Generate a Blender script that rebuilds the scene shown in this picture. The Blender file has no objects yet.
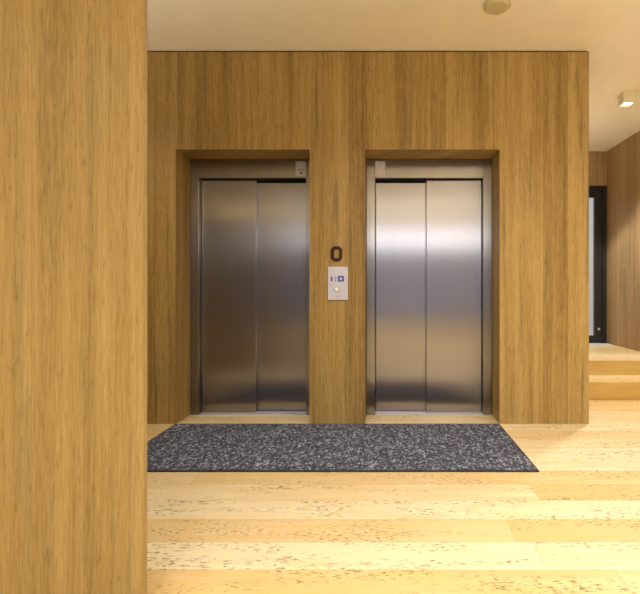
import bpy, bmesh, math, random
from mathutils import Vector
random.seed(4)
S = bpy.context.scene
C = S.collection

# ---------------------------------------------------------------- camera, world, light, exposure
F = 448.0                                   # focal length in pixels of the 640 px wide frame
CAMH = 1.129
cam_d = bpy.data.cameras.new('camera')
cam = bpy.data.objects.new('camera', cam_d); C.objects.link(cam)
cam_d.sensor_width = 36; cam_d.lens = 1.007*F/640*36
cam_d.shift_x = -66/640; cam_d.shift_y = -7/640
cam.location = (0, 0, CAMH); cam.rotation_euler = (math.pi/2, 0, 0)
cam_d.clip_start = 0.02
S.camera = cam
S.view_settings.view_transform = 'Standard'; S.view_settings.look = 'None'
S.view_settings.gamma = 1; S.view_settings.use_curve_mapping = False
S.view_settings.exposure = 0.0

W = bpy.data.worlds.new('sky'); S.world = W; W.use_nodes = True
bg = W.node_tree.nodes['Background']
bg.inputs[0].default_value = (.80, .85, 1.0, 1); bg.inputs[1].default_value = 1.1

BACK = -3.0                                 # wall behind the camera, with the daylight window band
CEIL = 3.148; XR_ = 3.212; BX_ = 1.709
WARM = (1.0, .965, .87)

def area(name, loc, rot, sx, sy, power, col):
    l = bpy.data.lights.new(name, 'AREA'); l.shape = 'RECTANGLE'
    l.size = sx; l.size_y = sy; l.energy = power; l.color = col
    o = bpy.data.objects.new(name, l); C.objects.link(o); o.location = loc; o.rotation_euler = rot
    return o
def spot(name, loc, power, deg, blend, rad=.05, col=WARM):
    l = bpy.data.lights.new(name, 'SPOT'); l.energy = power; l.color = col
    l.spot_size = math.radians(deg); l.spot_blend = blend; l.shadow_soft_size = rad
    o = bpy.data.objects.new(name, l); C.objects.link(o); o.location = loc
    return o
# daylight through the high window band of the lobby behind the camera
area('window_daylight', (.6, BACK+.03, 2.42), (math.radians(90), 0, 0), 5.4, .50, 44, (1, .98, .95))
# ceiling downlights of the lobby (ceiling mounted fixtures, cones facing the floor)
SPOTS = [(-2.45, 2.7, 42), (-.65, 2.1, 52), (.9, 2.1, 62), (2.45, 2.1, 80),
         (-.65, .2, 34), (.9, .2, 32), (2.45, .2, 85), (-.65, -1.8, 100), (.9, -1.8, 125), (2.45, -1.8, 125),
         (-2.45, -.2, 60), (-4.1, -.2, 60), (-2.45, -1.8, 90), (-4.1, -1.8, 90)]
for x, y, p in SPOTS:
    spot('downlight_beam', (x, y, CEIL-.16), p, 150, .9)

# added unseen lamps aimed upward to brighten the ceiling, placed near the walls
for x, y, p in [(XR_-.12, 1.2, 120), (XR_-.12, -.9, 90), (1.9, BACK+.12, 150), (-.6, BACK+.12, 160), (-3.2, BACK+.12, 130), (BX_+.1, 5.6, 14), (-1.9, 2.02, 22), (-3.6, 2.02, 60)]:
    u = spot('ceiling_fill_beam', (x, y, 2.1), p, 165, .6); u.rotation_euler = (math.pi, 0, 0)

# ---------------------------------------------------------------- materials
def srgb(r, g, b):
    f = lambda c: (c/255/12.92) if c/255 <= .04045 else ((c/255+.055)/1.055)**2.4
    return (f(r), f(g), f(b), 1)
class N:
    def __init__(s, name):
        s.m = bpy.data.materials.new(name); s.m.use_nodes = True
        s.t = s.m.node_tree; s.p = s.t.nodes['Principled BSDF']
    def n(s, typ, **kw):
        o = s.t.nodes.new(typ)
        for k, v in kw.items(): setattr(o, k, v)
        return o
    def l(s, a, b): s.t.links.new(a, b)
    def val(s, sock, v):
        if hasattr(v, 'links') or isinstance(v, bpy.types.NodeSocket): s.l(v, sock)
        else: sock.default_value = v
    def math(s, op, a, b=0.0, c=0.0):
        o = s.n('ShaderNodeMath', operation=op)
        s.val(o.inputs[0], a); s.val(o.inputs[1], b); s.val(o.inputs[2], c)
        return o.outputs[0]
    def comb(s, x, y, z):
        o = s.n('ShaderNodeCombineXYZ')
        s.val(o.inputs[0], x); s.val(o.inputs[1], y); s.val(o.inputs[2], z); return o.outputs[0]
    def noise(s, vec, scale=1, detail=4, rough=.5):
        o = s.n('ShaderNodeTexNoise'); s.l(vec, o.inputs['Vector'])
        o.inputs['Scale'].default_value = scale; o.inputs['Detail'].default_value = detail
        o.inputs['Roughness'].default_value = rough; return o.outputs['Fac']
    def white(s, v):
        o = s.n('ShaderNodeTexWhiteNoise', noise_dimensions='1D'); s.val(o.inputs['W'], v); return o.outputs['Value']
    def ramp(s, fac, stops):
        o = s.n('ShaderNodeValToRGB'); s.l(fac, o.inputs[0]); e = o.color_ramp.elements
        while len(e) < len(stops): e.new(.5)
        for el, (p, c) in zip(e, stops): el.position = p; el.color = c
        return o.outputs[0]
    def mix(s, fac, a, b, blend='MIX'):
        o = s.n('ShaderNodeMix', data_type='RGBA', blend_type=blend)
        s.val(o.inputs[0], fac); s.val(o.inputs[6], a); s.val(o.inputs[7], b); return o.outputs[2]
    def smooth(s, v, lo, hi):
        o = s.n('ShaderNodeMapRange', interpolation_type='SMOOTHSTEP'); s.val(o.inputs[0], v)
        o.inputs[1].default_value = lo; o.inputs[2].default_value = hi; return o.outputs[0]
    def pos(s):
        g = s.n('ShaderNodeNewGeometry'); x = s.n('ShaderNodeSeparateXYZ'); s.l(g.outputs['Position'], x.inputs[0])
        return x.outputs
    def bump(s, h, strength, dist=.002):
        b = s.n('ShaderNodeBump'); b.inputs['Strength'].default_value = strength; b.inputs['Distance'].default_value = dist
        s.l(h, b.inputs['Height']); s.l(b.outputs[0], s.p.inputs['Normal'])
    def color(s, c): s.val(s.p.inputs['Base Color'], c)
    def set(s, **kw):
        for k, v in kw.items(): s.p.inputs[k.replace('_', ' ')].default_value = v
        return s

def plain(name, col, rough=.5, metal=0.0, var=.06, scale=40):
    k = N(name); x, y, z = k.pos()
    f = k.noise(k.comb(x, y, z), scale, 3)
    a = tuple(c*(1-var) for c in col[:3])+(1,); b = tuple(min(1, c*(1+var)) for c in col[:3])+(1,)
    k.color(k.ramp(f, [(.3, a), (.7, b)])); k.set(Roughness=rough, Metallic=metal); return k.m

def veneer(name, light, mid, dark, grey, board=.205, off=0.0, rough=.42, streak=1.0, fq=1.35):
    """vertical oak veneer boards: soft broad bands, long olive streaks, short dark pores"""
    k = N(name); x, y, z = k.pos()
    M = lambda a, b: k.math('MULTIPLY', a, b)
    A = lambda a, b: k.math('ADD', a, b)
    u = A(A(x, y), off)
    idx = k.math('FLOOR', k.math('DIVIDE', u, board)); r = k.white(idx)
    r2 = k.white(A(idx, 31.7))
    zo = A(z, M(r, 9.0))
    wob = M(k.math('SUBTRACT', k.noise(k.comb(M(u, 5), M(zo, 1.3), r), 1, 2), .5), .03)
    uw = A(u, wob)
    grain = k.noise(k.comb(M(uw, 34*fq), M(zo, .9), M(r, 7)), 1, 4, .55)
    fine = k.noise(k.comb(M(uw, 120*fq), M(zo, 7*fq), 3.3), 1, 4, .65)
    broad = k.noise(k.comb(M(uw, 11), M(zo, .35), A(M(r, 3), 1.7)), 1, 2, .5)
    f = A(A(M(grain, .42), M(fine, .58)), M(broad, .56))
    f = A(f, M(k.math('SUBTRACT', r2, .5), .16))
    col = k.ramp(f, [(.54, dark), (.75, mid), (.98, light)])
    st = k.noise(k.comb(M(uw, 17), M(zo, .75), A(M(r, 5), 9)), 1, 3, .6)
    brk = k.noise(k.comb(M(uw, 90*fq), M(zo, 9*fq), 2.2), 1, 2, .6)
    st = M(k.smooth(A(st, M(k.math('SUBTRACT', brk, .5), .16)), .55, .72), .72*streak)
    col = k.mix(st, col, grey)
    pore = k.noise(k.comb(M(uw, 85*fq), M(zo, 9*fq), 5.5), 1, 2, .5)
    col = k.mix(M(k.smooth(pore, .61, .72), .34), col, tuple(c*.5 for c in dark[:3])+(1,))
    fr = k.math('FRACT', k.math('DIVIDE', u, board))
    seam = k.math('GREATER_THAN', k.math('ABSOLUTE', k.math('SUBTRACT', fr, .5)), .494)
    col = k.mix(M(seam, .5), col, grey)
    k.color(col); k.set(Roughness=rough)
    k.p.inputs['Specular IOR Level'].default_value = .15
    k.bump(fine, .12, .001); return k.m

OAK = veneer('oak_veneer', (.45, .315, .122, 1), (.335, .218, .071, 1), (.200, .120, .038, 1), (.15, .13, .06, 1))
OAKL = veneer('oak_veneer_partition', (.365, .262, .110, 1), (.285, .194, .069, 1), (.180, .118, .040, 1), (.155, .135, .07, 1), .2, .0565, streak=.7, fq=1.5)
OAKD = veneer('oak_veneer_corridor', (.46, .31, .155, 1), (.36, .235, .11, 1), (.25, .15, .068, 1), (.15, .11, .065, 1), .24, .1, streak=.6)

def floor_mat(name, base, alt, fleck, plank=.2, length=2.3, amount=1.0, upright=False, seed=33.0):
    k = N(name); x, y, z = k.pos()
    if upright: y = z
    M = lambda a, b: k.math('MULTIPLY', a, b)
    A = lambda a, b: k.math('ADD', a, b)
    y = A(y, -.02); row = k.math('FLOOR', k.math('DIVIDE', y, plank)); r = k.white(A(row, seed))
    xo = A(x, M(r, 7.0))
    seg = k.math('FLOOR', k.math('DIVIDE', xo, length))
    pr = k.white(A(A(M(row, 17.3), M(seg, 5.1)), seed))
    g = k.noise(k.comb(M(xo, 2.0), M(y, 17), M(pr, 20)), 1, 5, .65)
    col = k.ramp(A(M(g, .75), M(pr, .75)), [(.42, base), (.62, tuple((a+b)/2 for a, b in zip(base, alt))), (1.0, alt)])
    fl = k.noise(k.comb(M(xo, 34), M(y, 105), M(pr, 20)), 1, 2, .55)
    patch = k.noise(k.comb(M(xo, 1.5), M(y, 8), pr), 1, 3, .5)
    flm = M(k.smooth(fl, .55, .63), k.smooth(patch, .42, .62))
    col = k.mix(M(flm, .8*amount), col, fleck)
    fy = k.math('FRACT', k.math('DIVIDE', y, plank)); fx = k.math('FRACT', k.math('DIVIDE', xo, length))
    sy = k.math('GREATER_THAN', k.math('ABSOLUTE', k.math('SUBTRACT', fy, .5)), .4915)
    sx = k.math('GREATER_THAN', k.math('ABSOLUTE', k.math('SUBTRACT', fx, .5)), .4992)
    col = k.mix(M(k.math('MAXIMUM', sy, sx), .3*amount), col, fleck)
    k.color(col); k.set(Roughness=.38)
    k.p.inputs['Specular IOR Level'].default_value = .35
    return k.m
FLOOR = floor_mat('maple_planks', (.82, .705, .48, 1), (.72, .51, .23, 1), (.20, .14, .05, 1))
STEP = floor_mat('maple_risers_shaded', (.62, .43, .15, 1), (.50, .32, .09, 1), (.34, .19, .05, 1), 3.0, 40.0, .4, True)  # floor maple with the shade on the risers put into the colour

CEILM = plain('ceiling_paint', (.90, .84, .71, 1), .9, 0, .02, 6)
BLACK = plain('black_metal', (.012, .012, .014, 1), .45)
DARK = plain('shadow_gap', (.02, .014, .008, 1), .8)
VOID = plain('shaft_black', (.01, .01, .01, 1), .9)

def steel(name, col=(.325, .318, .342), rough=.27, streak=.05):
    k = N(name); x, y, z = k.pos()
    f = k.noise(k.comb(k.math('MULTIPLY', x, 420), k.math('MULTIPLY', y, 420), k.math('MULTIPLY', z, 1.5)), 1, 3, .6)
    a = tuple(c*(1-streak) for c in col)+(1,); b = tuple(c*(1+streak) for c in col)+(1,)
    k.color(k.ramp(f, [(.3, a), (.7, b)])); k.set(Metallic=1.0, Roughness=rough)
    k.p.inputs['Anisotropic'].default_value = .98
    k.l(k.comb(1.0, 0.0, 0.0), k.p.inputs['Tangent'])
    k.p.inputs['Anisotropic Rotation'].default_value = 0.0
    k.bump(f, .05, .0004)
    return k.m
STEEL = steel('brushed_steel')
STEELJ = steel('brushed_steel_frame', (.31, .30, .295), .28)
ALU = plain('satin_aluminium', (.53, .535, .64, 1), .45, .35, .03, 90)
PLATE = plain('grey_plate', (.46, .42, .42, 1), .5, .2)
INK = plain('dark_ink', (.10, .08, .08, 1), .6)
BLUE = plain('blue_print', (.05, .06, .36, 1), .5)
PALE = plain('pale_print', (.75, .77, .9, 1), .5)
BRONZE = plain('dark_bronze', (.022, .010, .002, 1), .75)
BEIGE = plain('beige_enamel', (.56, .50, .31, 1), .6)
BEIGEL = plain('fixture_enamel', (.74, .67, .47, 1), .5)
RUBBER = plain('rubber_edge', (.028, .026, .03, 1), .8)
WHITE = plain('white_button', (.85, .85, .82, 1), .35)
OUTW = plain('pale_render', (.80, .77, .66, 1), .9)
PAVE = plain('pale_paving', (.62, .62, .58, 1), .9)

def carpet_mat():
    k = N('loop_carpet'); x, y, z = k.pos()
    v = k.n('ShaderNodeTexVoronoi'); k.l(k.comb(k.math('MULTIPLY', x, 80), k.math('MULTIPLY', y, 50), 0.0), v.inputs['Vector'])
    v.inputs['Scale'].default_value = 1
    c = k.n('ShaderNodeSeparateColor'); k.l(v.outputs['Color'], c.inputs[0])
    n = k.noise(k.comb(x, y, 0.0), 170, 3, .7)
    f = k.math('ADD', k.math('MULTIPLY', c.outputs[0], .75), k.math('MULTIPLY', n, .35))
    k.color(k.ramp(f, [(.25, (.048, .051, .072, 1)), (.60, (.098, .106, .146, 1)), (.80, (.20, .215, .28, 1)), (.98, (.44, .47, .58, 1))]))
    k.set(Roughness=.95); k.p.inputs['Specular IOR Level'].default_value = .1
    return k.m
CARPET = carpet_mat()

def glass():
    k = N('clear_glass'); k.color((.95, .97, .96, 1)); k.set(Roughness=.02, IOR=1.45)
    k.p.inputs['Transmission Weight'].default_value = 1.0
    tr = k.n('ShaderNodeBsdfTransparent'); mx = k.n('ShaderNodeMixShader'); mx.inputs[0].default_value = .14
    gl = k.n('ShaderNodeBsdfGlossy'); gl.inputs['Roughness'].default_value = .02
    k.l(tr.outputs[0], mx.inputs[1]); k.l(gl.outputs[0], mx.inputs[2])
    k.l(mx.outputs[0], k.t.nodes['Material Output'].inputs[0]); return k.m
GLASS = glass()
def emit(name, col, s):
    k = N(name); k.color((.9, .9, .9, 1)); k.p.inputs['Emission Color'].default_value = col
    k.p.inputs['Emission Strength'].default_value = s; return k.m
LAMP = emit('lamp_lens', (1, .93, .78, 1), 6)

# ---------------------------------------------------------------- mesh helpers
def add_box(bm, lo, hi, bev=0.0, seg=2):
    r = bmesh.ops.create_cube(bm, size=1)
    for v in r['verts']:
        v.co = Vector(((lo[i]+hi[i])/2+v.co[i]*(hi[i]-lo[i])) for i in range(3))
    if bev:
        es = list({e for v in r['verts'] for e in v.link_edges})
        bmesh.ops.bevel(bm, geom=es, offset=bev, segments=seg, affect='EDGES', profile=.5)
def add_cyl(bm, c, r1, r2, h, axis='Z', n=32, bev=0.0):
    r = bmesh.ops.create_cone(bm, cap_ends=True, segments=n, radius1=r1, radius2=r2, depth=h)
    for v in r['verts']:
        p = v.co.copy()
        if axis == 'Y': p = Vector((p.x, -p.z, p.y))       # cone top towards -Y
        v.co = p+Vector(c)
    if bev:
        es = [e for e in {e for v in r['verts'] for e in v.link_edges} if any(len(f.verts) > 4 for f in e.link_faces)]
        bmesh.ops.bevel(bm, geom=es, offset=bev, segments=2, affect='EDGES')
def add_prism(bm, pts, z0, z1):
    lo = [bm.verts.new((x, y, z0)) for x, y in pts]; hi = [bm.verts.new((x, y, z1)) for x, y in pts]
    bm.faces.new(lo[::-1]); bm.faces.new(hi); n = len(pts)
    for i in range(n): bm.faces.new((lo[i], lo[(i+1) % n], hi[(i+1) % n], hi[i]))
def obj(name, bm, mat, parent=None, base=None):
    bmesh.ops.recalc_face_normals(bm, faces=bm.faces)
    me = bpy.data.meshes.new(name); bm.to_mesh(me); bm.free()
    me.materials.append(mat); o = bpy.data.objects.new(name, me); C.objects.link(o)
    if parent is not None:
        o.parent = parent; me.transform(__import__('mathutils').Matrix.Translation(-parent_origin(parent)))
    return o
def parent_origin(p):
    v = Vector((0, 0, 0))
    while p is not None: v += p.location; p = p.parent
    return v
def box(name, lo, hi, mat, parent=None, bev=0.0):
    bm = bmesh.new(); add_box(bm, lo, hi, bev); return obj(name, bm, mat, parent)
def thing(name, loc, label, cat, group=None):
    o = bpy.data.objects.new(name, None); C.objects.link(o); o.location = loc
    o['label'] = label; o['category'] = cat
    if group: o['group'] = group
    o.empty_display_size = .1
    return o
def tag(o, label, cat, group=None):
    o['label'] = label; o['category'] = cat
    if group: o['group'] = group
    return o
def struct(o, label=None, cat=None):
    o['kind'] = 'structure'
    if label: o['label'] = label
    if cat: o['category'] = cat
    return o

# ---------------------------------------------------------------- the setting
WY = 3.8                                    # front of the lift wall
XL, XR = -5.0, 3.212                         # room sides
FARY, UP = 6.57, .350                       # far wall, upper floor level
BX = 1.709                                  # right end of the lift block
R1, R2, H1 = 4.62, 4.995, .186              # the two risers
NL, NR = (-1.771, -.644), (-.178, .957)     # lift niches
NTOP, NDEP = 2.313, .273

struct(box('floor', (XL-.2, BACK-.2, -.1), (XR+.2, R1+.02, 0), FLOOR), 'pale maple plank floor with dark flecks', 'floor')
struct(box('floor_upper', (BX-.3, R2+.03, UP-.12), (XR+.2, FARY+.2, UP), FLOOR), 'raised maple floor beyond the two steps', 'floor')
struct(box('ceiling', (XL-.2, BACK-.2, CEIL), (XR+.2, FARY+.2, CEIL+.1), CEILM), 'warm cream painted ceiling', 'ceiling')

# lift wall: one mesh with two niches, side and back
def lift_wall():
    bm = bmesh.new()
    xs = [XL-.2, NL[0], NL[1], NR[0], NR[1], BX]; zs = [-.02, NTOP, CEIL-.014]
    Y0, Y1 = WY, WY+NDEP+.16
    def q(*p): bm.faces.new([bm.verts.new(v) for v in p])
    for i in range(5):
        for j in range(2):
            if j == 0 and i in (1, 3): continue
            for y in (Y0, Y1):
                q((xs[i], y, zs[j]), (xs[i+1], y, zs[j]), (xs[i+1], y, zs[j+1]), (xs[i], y, zs[j+1]))
    for a, b in (NL, NR):
        q((a, Y0, zs[0]), (a, Y1, zs[0]), (a, Y1, NTOP), (a, Y0, NTOP))
        q((b, Y0, zs[0]), (b, Y1, zs[0]), (b, Y1, NTOP), (b, Y0, NTOP))
        q((a, Y0, NTOP), (b, Y0, NTOP), (b, Y1, NTOP), (a, Y1, NTOP))
    q((xs[0], Y0, zs[2]), (xs[5], Y0, zs[2]), (xs[5], Y1, zs[2]), (xs[0], Y1, zs[2]))
    q((xs[0], Y0, zs[0]), (xs[0], Y1, zs[0]), (xs[0], Y1, zs[2]), (xs[0], Y0, zs[2]))
    q((xs[5], Y0, zs[0]), (xs[5], Y1, zs[0]), (xs[5], Y1, zs[2]), (xs[5], Y0, zs[2]))
    for i in range(5):
        if i in (1, 3): continue
        q((xs[i], Y0, zs[0]), (xs[i+1], Y0, zs[0]), (xs[i+1], Y1, zs[0]), (xs[i], Y1, zs[0]))
    bmesh.ops.remove_doubles(bm, verts=bm.verts, dist=1e-5)
    return obj('wall_front', bm, OAK)
struct(lift_wall(), 'oak veneer wall with two lift openings', 'wall')
struct(box('wall_lift_side', (BX-.12, WY+NDEP+.162, -.02), (BX, FARY, CEIL-.002), OAK), 'side of the oak lift block towards the steps', 'wall')
struct(box('trim_1', (XL-.2, WY+.012, CEIL-.016), (BX-.012, WY+.3, CEIL), DARK), 'dark shadow gap between lift wall and ceiling', 'trim')

# oak partition at the left, close to the camera, its end splayed back
bm = bmesh.new()
PE = -.848
add_prism(bm, [(XL, 1.6), (PE-.002, 1.6), (PE, 1.6025), (PE-.235, 1.90), (XL, 1.90)], -.02, CEIL)
struct(obj('wall_partition', bm, OAKL), 'near oak veneer wall at the left edge', 'wall')

struct(box('wall_right', (XR, BACK-.2, -.02), (XR+.2, FARY+.2, CEIL), OAKD), 'dark oak panelled wall beside the steps', 'wall')
struct(box('wall_left', (XL-.2, BACK-.2, -.02), (XL, WY, CEIL), CEILM), 'pale wall of the lobby', 'wall')

# far wall with the glazed door opening
DX0, DX1, DTOP = 2.05, 3.208, 2.645
bm = bmesh.new()
add_box(bm, (BX, FARY, DTOP), (XR, FARY+.2, CEIL))
add_box(bm, (BX, FARY, -.02), (DX0, FARY+.2, DTOP))
struct(obj('wall_far', bm, OAKD), 'dark wood wall above the glazed door', 'wall')

d = bpy.data.objects.new('door_1', None); C.objects.link(d); d.location = ((DX0+DX1)/2, FARY, UP)
struct(d, 'black framed glazed door at the top of the steps', 'door')
FY0, FY1 = FARY-.012, FARY+.07
bm = bmesh.new()
add_box(bm, (DX0, FY0, UP), (DX0+.055, FY1, DTOP), .004)
add_box(bm, (DX1-.055, FY0, UP), (DX1, FY1, DTOP), .004)
add_box(bm, (DX0+.055, FY0, DTOP-.06), (DX1-.055, FY1, DTOP), .004)
obj('door_frame', bm, BLACK, d)
bm = bmesh.new()
a, b, t = DX0+.06, DX1-.06, DTOP-.065
add_box(bm, (a, FY0+.014, UP+.006), (a+.115, FY1-.012, t), .004)
add_box(bm, (b-.105, FY0+.014, UP+.006), (b, FY1-.012, t), .004)
add_box(bm, (a+.115, FY0+.014, t-.10), (b-.105, FY1-.012, t), .004)
add_box(bm, (a+.115, FY0+.014, UP+.006), (b-.105, FY1-.012, UP+.115), .004)
leaf = obj('door_leaf', bm, BLACK, d)
box('glass_pane', (a+.11, FARY+.02, UP+.11), (b-.10, FARY+.032, t-.095), GLASS, leaf)
bm = bmesh.new()
add_cyl(bm, (b-.05, FY0+.008, UP+.21), .018, .016, .02, 'Y', 24, .002)
obj('floor_lock', bm, ALU, leaf)
bm = bmesh.new()
add_cyl(bm, (a+.055, FY0-.045, UP+1.25), .014, .014, .9, 'Z', 20, .003)
for hz in (.9, 1.6): add_cyl(bm, (a+.055, FY0-.016, UP+hz), .008, .008, .06, 'Y', 16)
obj('pull_handle', bm, ALU, leaf)
struct(box('trim_2', (DX0, FARY-.20, UP), (DX1, FARY-.03, UP+.006), PAVE), 'grey threshold in front of the glazed door', 'trim')
# ground and pale wall seen outside through the door
struct(box('floor_outside', (-1, FARY+.2, UP-.2), (9, FARY+7, UP-.02), PAVE), 'pale paving outside the glazed door', 'floor')
struct(box('wall_outside', (-1, FARY+5, UP-.02), (9, FARY+5.2, 5), OUTW), 'pale rendered wall outside the glazed door', 'wall')

# the lobby wall behind the camera with its window band
bm = bmesh.new()
WX0, WX1 = -2.1, 3.1
add_box(bm, (XL, BACK-.2, -.02), (WX0, BACK, CEIL)); add_box(bm, (WX1, BACK-.2, -.02), (XR, BACK, CEIL))
add_box(bm, (WX0, BACK-.2, 2.72), (WX1, BACK, CEIL)); add_box(bm, (WX0, BACK-.2, -.02), (WX1, BACK, .35))
struct(obj('wall_back', bm, CEILM), 'pale wall of the lobby opposite the lifts', 'wall')
win = bpy.data.objects.new('window_1', None); C.objects.link(win); win.location = ((WX0+WX1)/2, BACK, .35)
struct(win, 'wide lobby window opposite the lifts', 'window')
bm = bmesh.new()
for i in range(5):
    x = WX0+.03+(WX1-WX0-.06)*i/4
    add_box(bm, (x-.03, BACK-.12, .35), (x+.03, BACK-.04, 2.72))
for z in (.38, 2.12, 2.69): add_box(bm, (WX0, BACK-.12, z-.03), (WX1, BACK-.04, z+.03))
obj('window_frame', bm, BLACK, win)
box('glass_pane', (WX0, BACK-.09, .36), (WX1, BACK-.08, 2.71), GLASS, win)
struct(box('floor_street', (XL-3, BACK-9, -.2), (XR+3, BACK-.2, -.1), PAVE), 'pale street paving outside the lobby', 'floor')

# ---------------------------------------------------------------- the two timber steps
st = thing('staircase', (BX+.75, R1, 0), 'two shallow timber steps between the lift block and the right wall', 'steps')
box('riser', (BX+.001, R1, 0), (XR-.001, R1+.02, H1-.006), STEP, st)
bm = bmesh.new(); add_box(bm, (BX+.001, R1-.002, H1-.006), (XR-.001, R2, H1), .002)
obj('tread', bm, FLOOR, st)
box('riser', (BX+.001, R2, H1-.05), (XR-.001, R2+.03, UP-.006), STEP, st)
bm = bmesh.new(); add_box(bm, (BX+.001, R2-.002, UP-.006), (XR-.001, R2+.03, UP), .002)
obj('nosing', bm, FLOOR, st)

# ---------------------------------------------------------------- lifts
def elevator(niche, front_left, sign_left, label):
    """niche=(x0,x1). One door leaf runs in front of the other; sign at one end of the header."""
    x0, x1 = niche; x0 += .002; x1 -= .002
    yf = WY+NDEP; jw = .076; hz = 2.141; top = NTOP-.002
    e = thing('elevator', ((x0+x1)/2, yf, 0), label, 'elevator', 'steel lift entrances')
    j = []
    for a, b in ((x0, x0+jw), (x1-jw, x1)):
        bm = bmesh.new(); add_box(bm, (a, yf, .004), (b, yf+.14, top), .003)
        j.append(obj('jamb', bm, STEELJ, e))
    bm = bmesh.new(); add_box(bm, (x0+jw, yf+.002, hz), (x1-jw, yf+.05, top), .003)
    hd = obj('header', bm, STEELJ, e)
    box('door_track', (x0+jw, yf+.051, hz-.004), (x1-jw, yf+.14, hz+.06), VOID, e)
    xm = (x0+x1)/2; ov = .02
    ya, yb = yf+.058, yf+.092                     # front and rear leaf
    for left in (True, False):
        front = (left == front_left); y = ya if front else yb
        a, b = (x0+jw+.004, xm+(ov if front else 0)) if left else (xm-(ov if front else 0), x1-jw-.004)
        bm = bmesh.new(); add_box(bm, (a, y, .012), (b, y+.028, hz-(.008 if front else .022)), .003)
        obj('door_panel', bm, STEEL, e)
    bm = bmesh.new(); add_box(bm, (x0+jw, yf+.012, .0), (x1-jw, yf+.14, .006), .001)
    for gy in (yf+.070, yf+.104):
        add_box(bm, (x0+jw, gy-.016, .006), (x1-jw, gy-.010, .009)); add_box(bm, (x0+jw, gy+.010, .006), (x1-jw, gy+.016, .009))
    obj('sill', bm, ALU, e)
    box('shaft_backing', (x0+.01, yf+.141, .001), (x1-.01, yf+.156, top), VOID, e)
    # floor indicator plate
    sx = x0+jw+.047 if sign_left else x1-jw-.048
    bm = bmesh.new(); add_box(bm, (sx-.045, yf-.006, hz+.012), (sx+.045, yf+.002, hz+.150), .002)
    pl = obj('indicator_plate', bm, PLATE, hd)
    bm = bmesh.new(); add_box(bm, (sx-.022, yf-.008, hz+.068), (sx+.030, yf-.0055, hz+.076))
    obj('marking', bm, INK if not sign_left else BEIGE, pl)
    bm = bmesh.new(); add_cyl(bm, (sx+.006, yf-.007, hz+.042), .011, .011, .004, 'Y', 20)
    obj('marking', bm, INK if not sign_left else BEIGE, pl)
    return e
elevator(NL, True, False, 'dimmer steel lift on the left, indicator plate at right end of its header')
elevator(NR, False, True, 'brighter steel lift on the right, indicator plate at left end of its header')

# ---------------------------------------------------------------- carpet
cx0, cx1, cy0, cy1 = -1.765, .950, 2.794, 3.782
mat_ = thing('carpet', ((cx0+cx1)/2, (cy0+cy1)/2, 0), 'dark grey speckled entrance carpet lying in front of both lifts', 'carpet')
bm = bmesh.new(); e = .012
nx, ny = 300, 110
vs = [[bm.verts.new((cx0+e+(cx1-cx0-2*e)*i/nx, cy0+e+(cy1-cy0-2*e)*j/ny, .0095+random.uniform(-.0012, .0018))) for i in range(nx+1)] for j in range(ny+1)]
for j in range(ny):
    for i in range(nx): bm.faces.new((vs[j][i], vs[j][i+1], vs[j+1][i+1], vs[j+1][i]))
obj('pile', bm, CARPET, mat_)
bm = bmesh.new()
add_box(bm, (cx0, cy0, .0005), (cx1, cy0+e, .009), .002); add_box(bm, (cx0, cy1-e, .0005), (cx1, cy1, .009), .002)
add_box(bm, (cx0, cy0+e, .0005), (cx0+e, cy1-e, .009), .002); add_box(bm, (cx1-e, cy0+e, .0005), (cx1, cy1-e, .009), .002)
obj('border', bm, RUBBER, mat_)

# ---------------------------------------------------------------- call panel and floor number
ppm = F/WY
def wx(px): return (px-386)/ppm
def wz(py): return CAMH+(290-py)/ppm
p = thing('call_panel', (wx(338), WY, wz(300)), 'pale aluminium lift call panel between the two lifts', 'call panel')
bm = bmesh.new(); add_box(bm, (wx(328.3), WY-.012, wz(300)), (wx(348.2), WY-.0005, wz(267)), .003)
fp = obj('faceplate', bm, ALU, p)
yf = WY-.0125
bm = bmesh.new()
add_box(bm, (wx(331.4), yf-.001, wz(281.5)), (wx(333.0), yf+.002, wz(276.5)))
obj('marking', bm, BLUE, fp)
bm = bmesh.new()
for q in (277, 278.7, 280.4): add_box(bm, (wx(335.6), yf-.001, wz(q+.9)), (wx(336.6), yf+.002, wz(q)))
obj('marking', bm, BLUE, fp)
sq = box('marking', (wx(338.3), yf-.001, wz(281.6)), (wx(344.4), yf+.002, wz(276.0)), BLUE, fp)
bm = bmesh.new()
add_box(bm, (wx(340.9), yf-.002, wz(280.4)), (wx(342), yf, wz(277.2))); add_box(bm, (wx(339.9), yf-.002, wz(279.4)), (wx(343), yf, wz(278.3)))
obj('cross', bm, PALE, sq)
bm = bmesh.new(); add_cyl(bm, (wx(337.6), yf-.003, wz(289.3)), .026, .024, .008, 'Y', 32, .001)
ring = obj('button', bm, PLATE, p)
bm = bmesh.new(); add_cyl(bm, (wx(337.2), yf-.008, wz(289.1)), .017, .015, .006, 'Y', 32, .001)
obj('button_cap', bm, WHITE, ring)
bm = bmesh.new(); add_cyl(bm, (wx(338), yf-.001, wz(296.5)), .009, .009, .004, 'Y', 20)
obj('keyhole', bm, PLATE, p)

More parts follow.
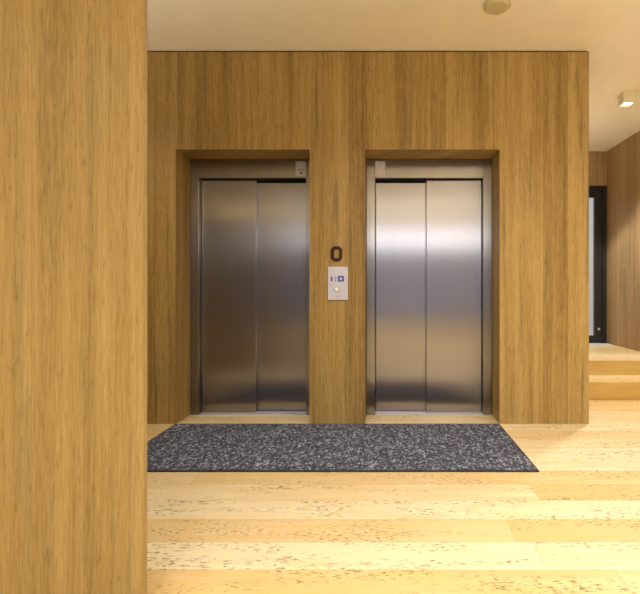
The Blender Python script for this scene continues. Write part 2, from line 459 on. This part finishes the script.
def zero():
    bm = bmesh.new()
    def oct(x0, x1, z0, z1, c): return [(x0+c, z0), (x1-c, z0), (x1, z0+c), (x1, z1-c), (x1-c, z1), (x0+c, z1), (x0, z1-c), (x0, z0+c)]
    X0, X1, Z0, Z1 = wx(331.2), wx(342.6), wz(261.6), wz(246.6)
    o = oct(X0, X1, Z0, Z1, .026); i = oct(X0+.027, X1-.027, Z0+.027, Z1-.027, .010)
    yA, yB = WY-.010, WY-.0003
    V = lambda pts, y: [bm.verts.new((x, y, z)) for x, z in pts]
    oa, ob, ia, ib = V(o, yA), V(o, yB), V(i, yA), V(i, yB)
    for k in range(8):
        m = (k+1) % 8
        for a, b in ((oa, ia), (oa, ob), (ia, ib), (ob, ib)):
            bm.faces.new((a[k], a[m], b[m], b[k]))
    return obj('floor_number', bm, BRONZE)
tag(zero(), 'dark floor numeral 0 mounted above the lift call panel', 'number')

# ---------------------------------------------------------------- ceiling fittings
t = thing('smoke_detector', (.785, 3.185, CEIL), 'round olive beige disc on the ceiling in front of the lifts', 'smoke detector')
bm = bmesh.new(); add_cyl(bm, (.785, 3.185, CEIL-.006), .088, .092, .012, 'Z', 48, .002); obj('base', bm, BEIGE, t)
bm = bmesh.new(); add_cyl(bm, (.785, 3.185, CEIL-.021), .078, .100, .020, 'Z', 48, .005); obj('cover', bm, BEIGE, t)

def cube_lamp(x, y, label, group='square ceiling spotlights'):
    s, h = .058, .115
    l = thing('ceiling_spotlight', (x, y, CEIL), label, 'spotlight')
    bm = bmesh.new()
    for a0, b0, a1, b1 in ((-s, -s, s, -s+.01), (-s, s-.01, s, s), (-s, -s+.01, -s+.01, s-.01), (s-.01, -s+.01, s, s-.01)):
        add_box(bm, (x+a0, y+b0, CEIL-h), (x+a1, y+b1, CEIL-.0005))
    obj('housing', bm, BEIGEL, l)
    box('lens', (x-s+.0105, y-s+.0105, CEIL-h+.030), (x+s-.0105, y+s-.0105, CEIL-h+.042), LAMP, l)
    return l
cube_lamp(2.47, 4.63, 'square beige spotlight on the ceiling above the steps, lit from below')
spot('downlight_beam', (2.47, 4.63, CEIL-.135), 190, 124, .2, .10)
spot('downlight_beam', (2.35, 5.9, CEIL-.135), 60, 84, .25)  # added lamp without fixture, hidden behind the lift block, to brighten the corridor
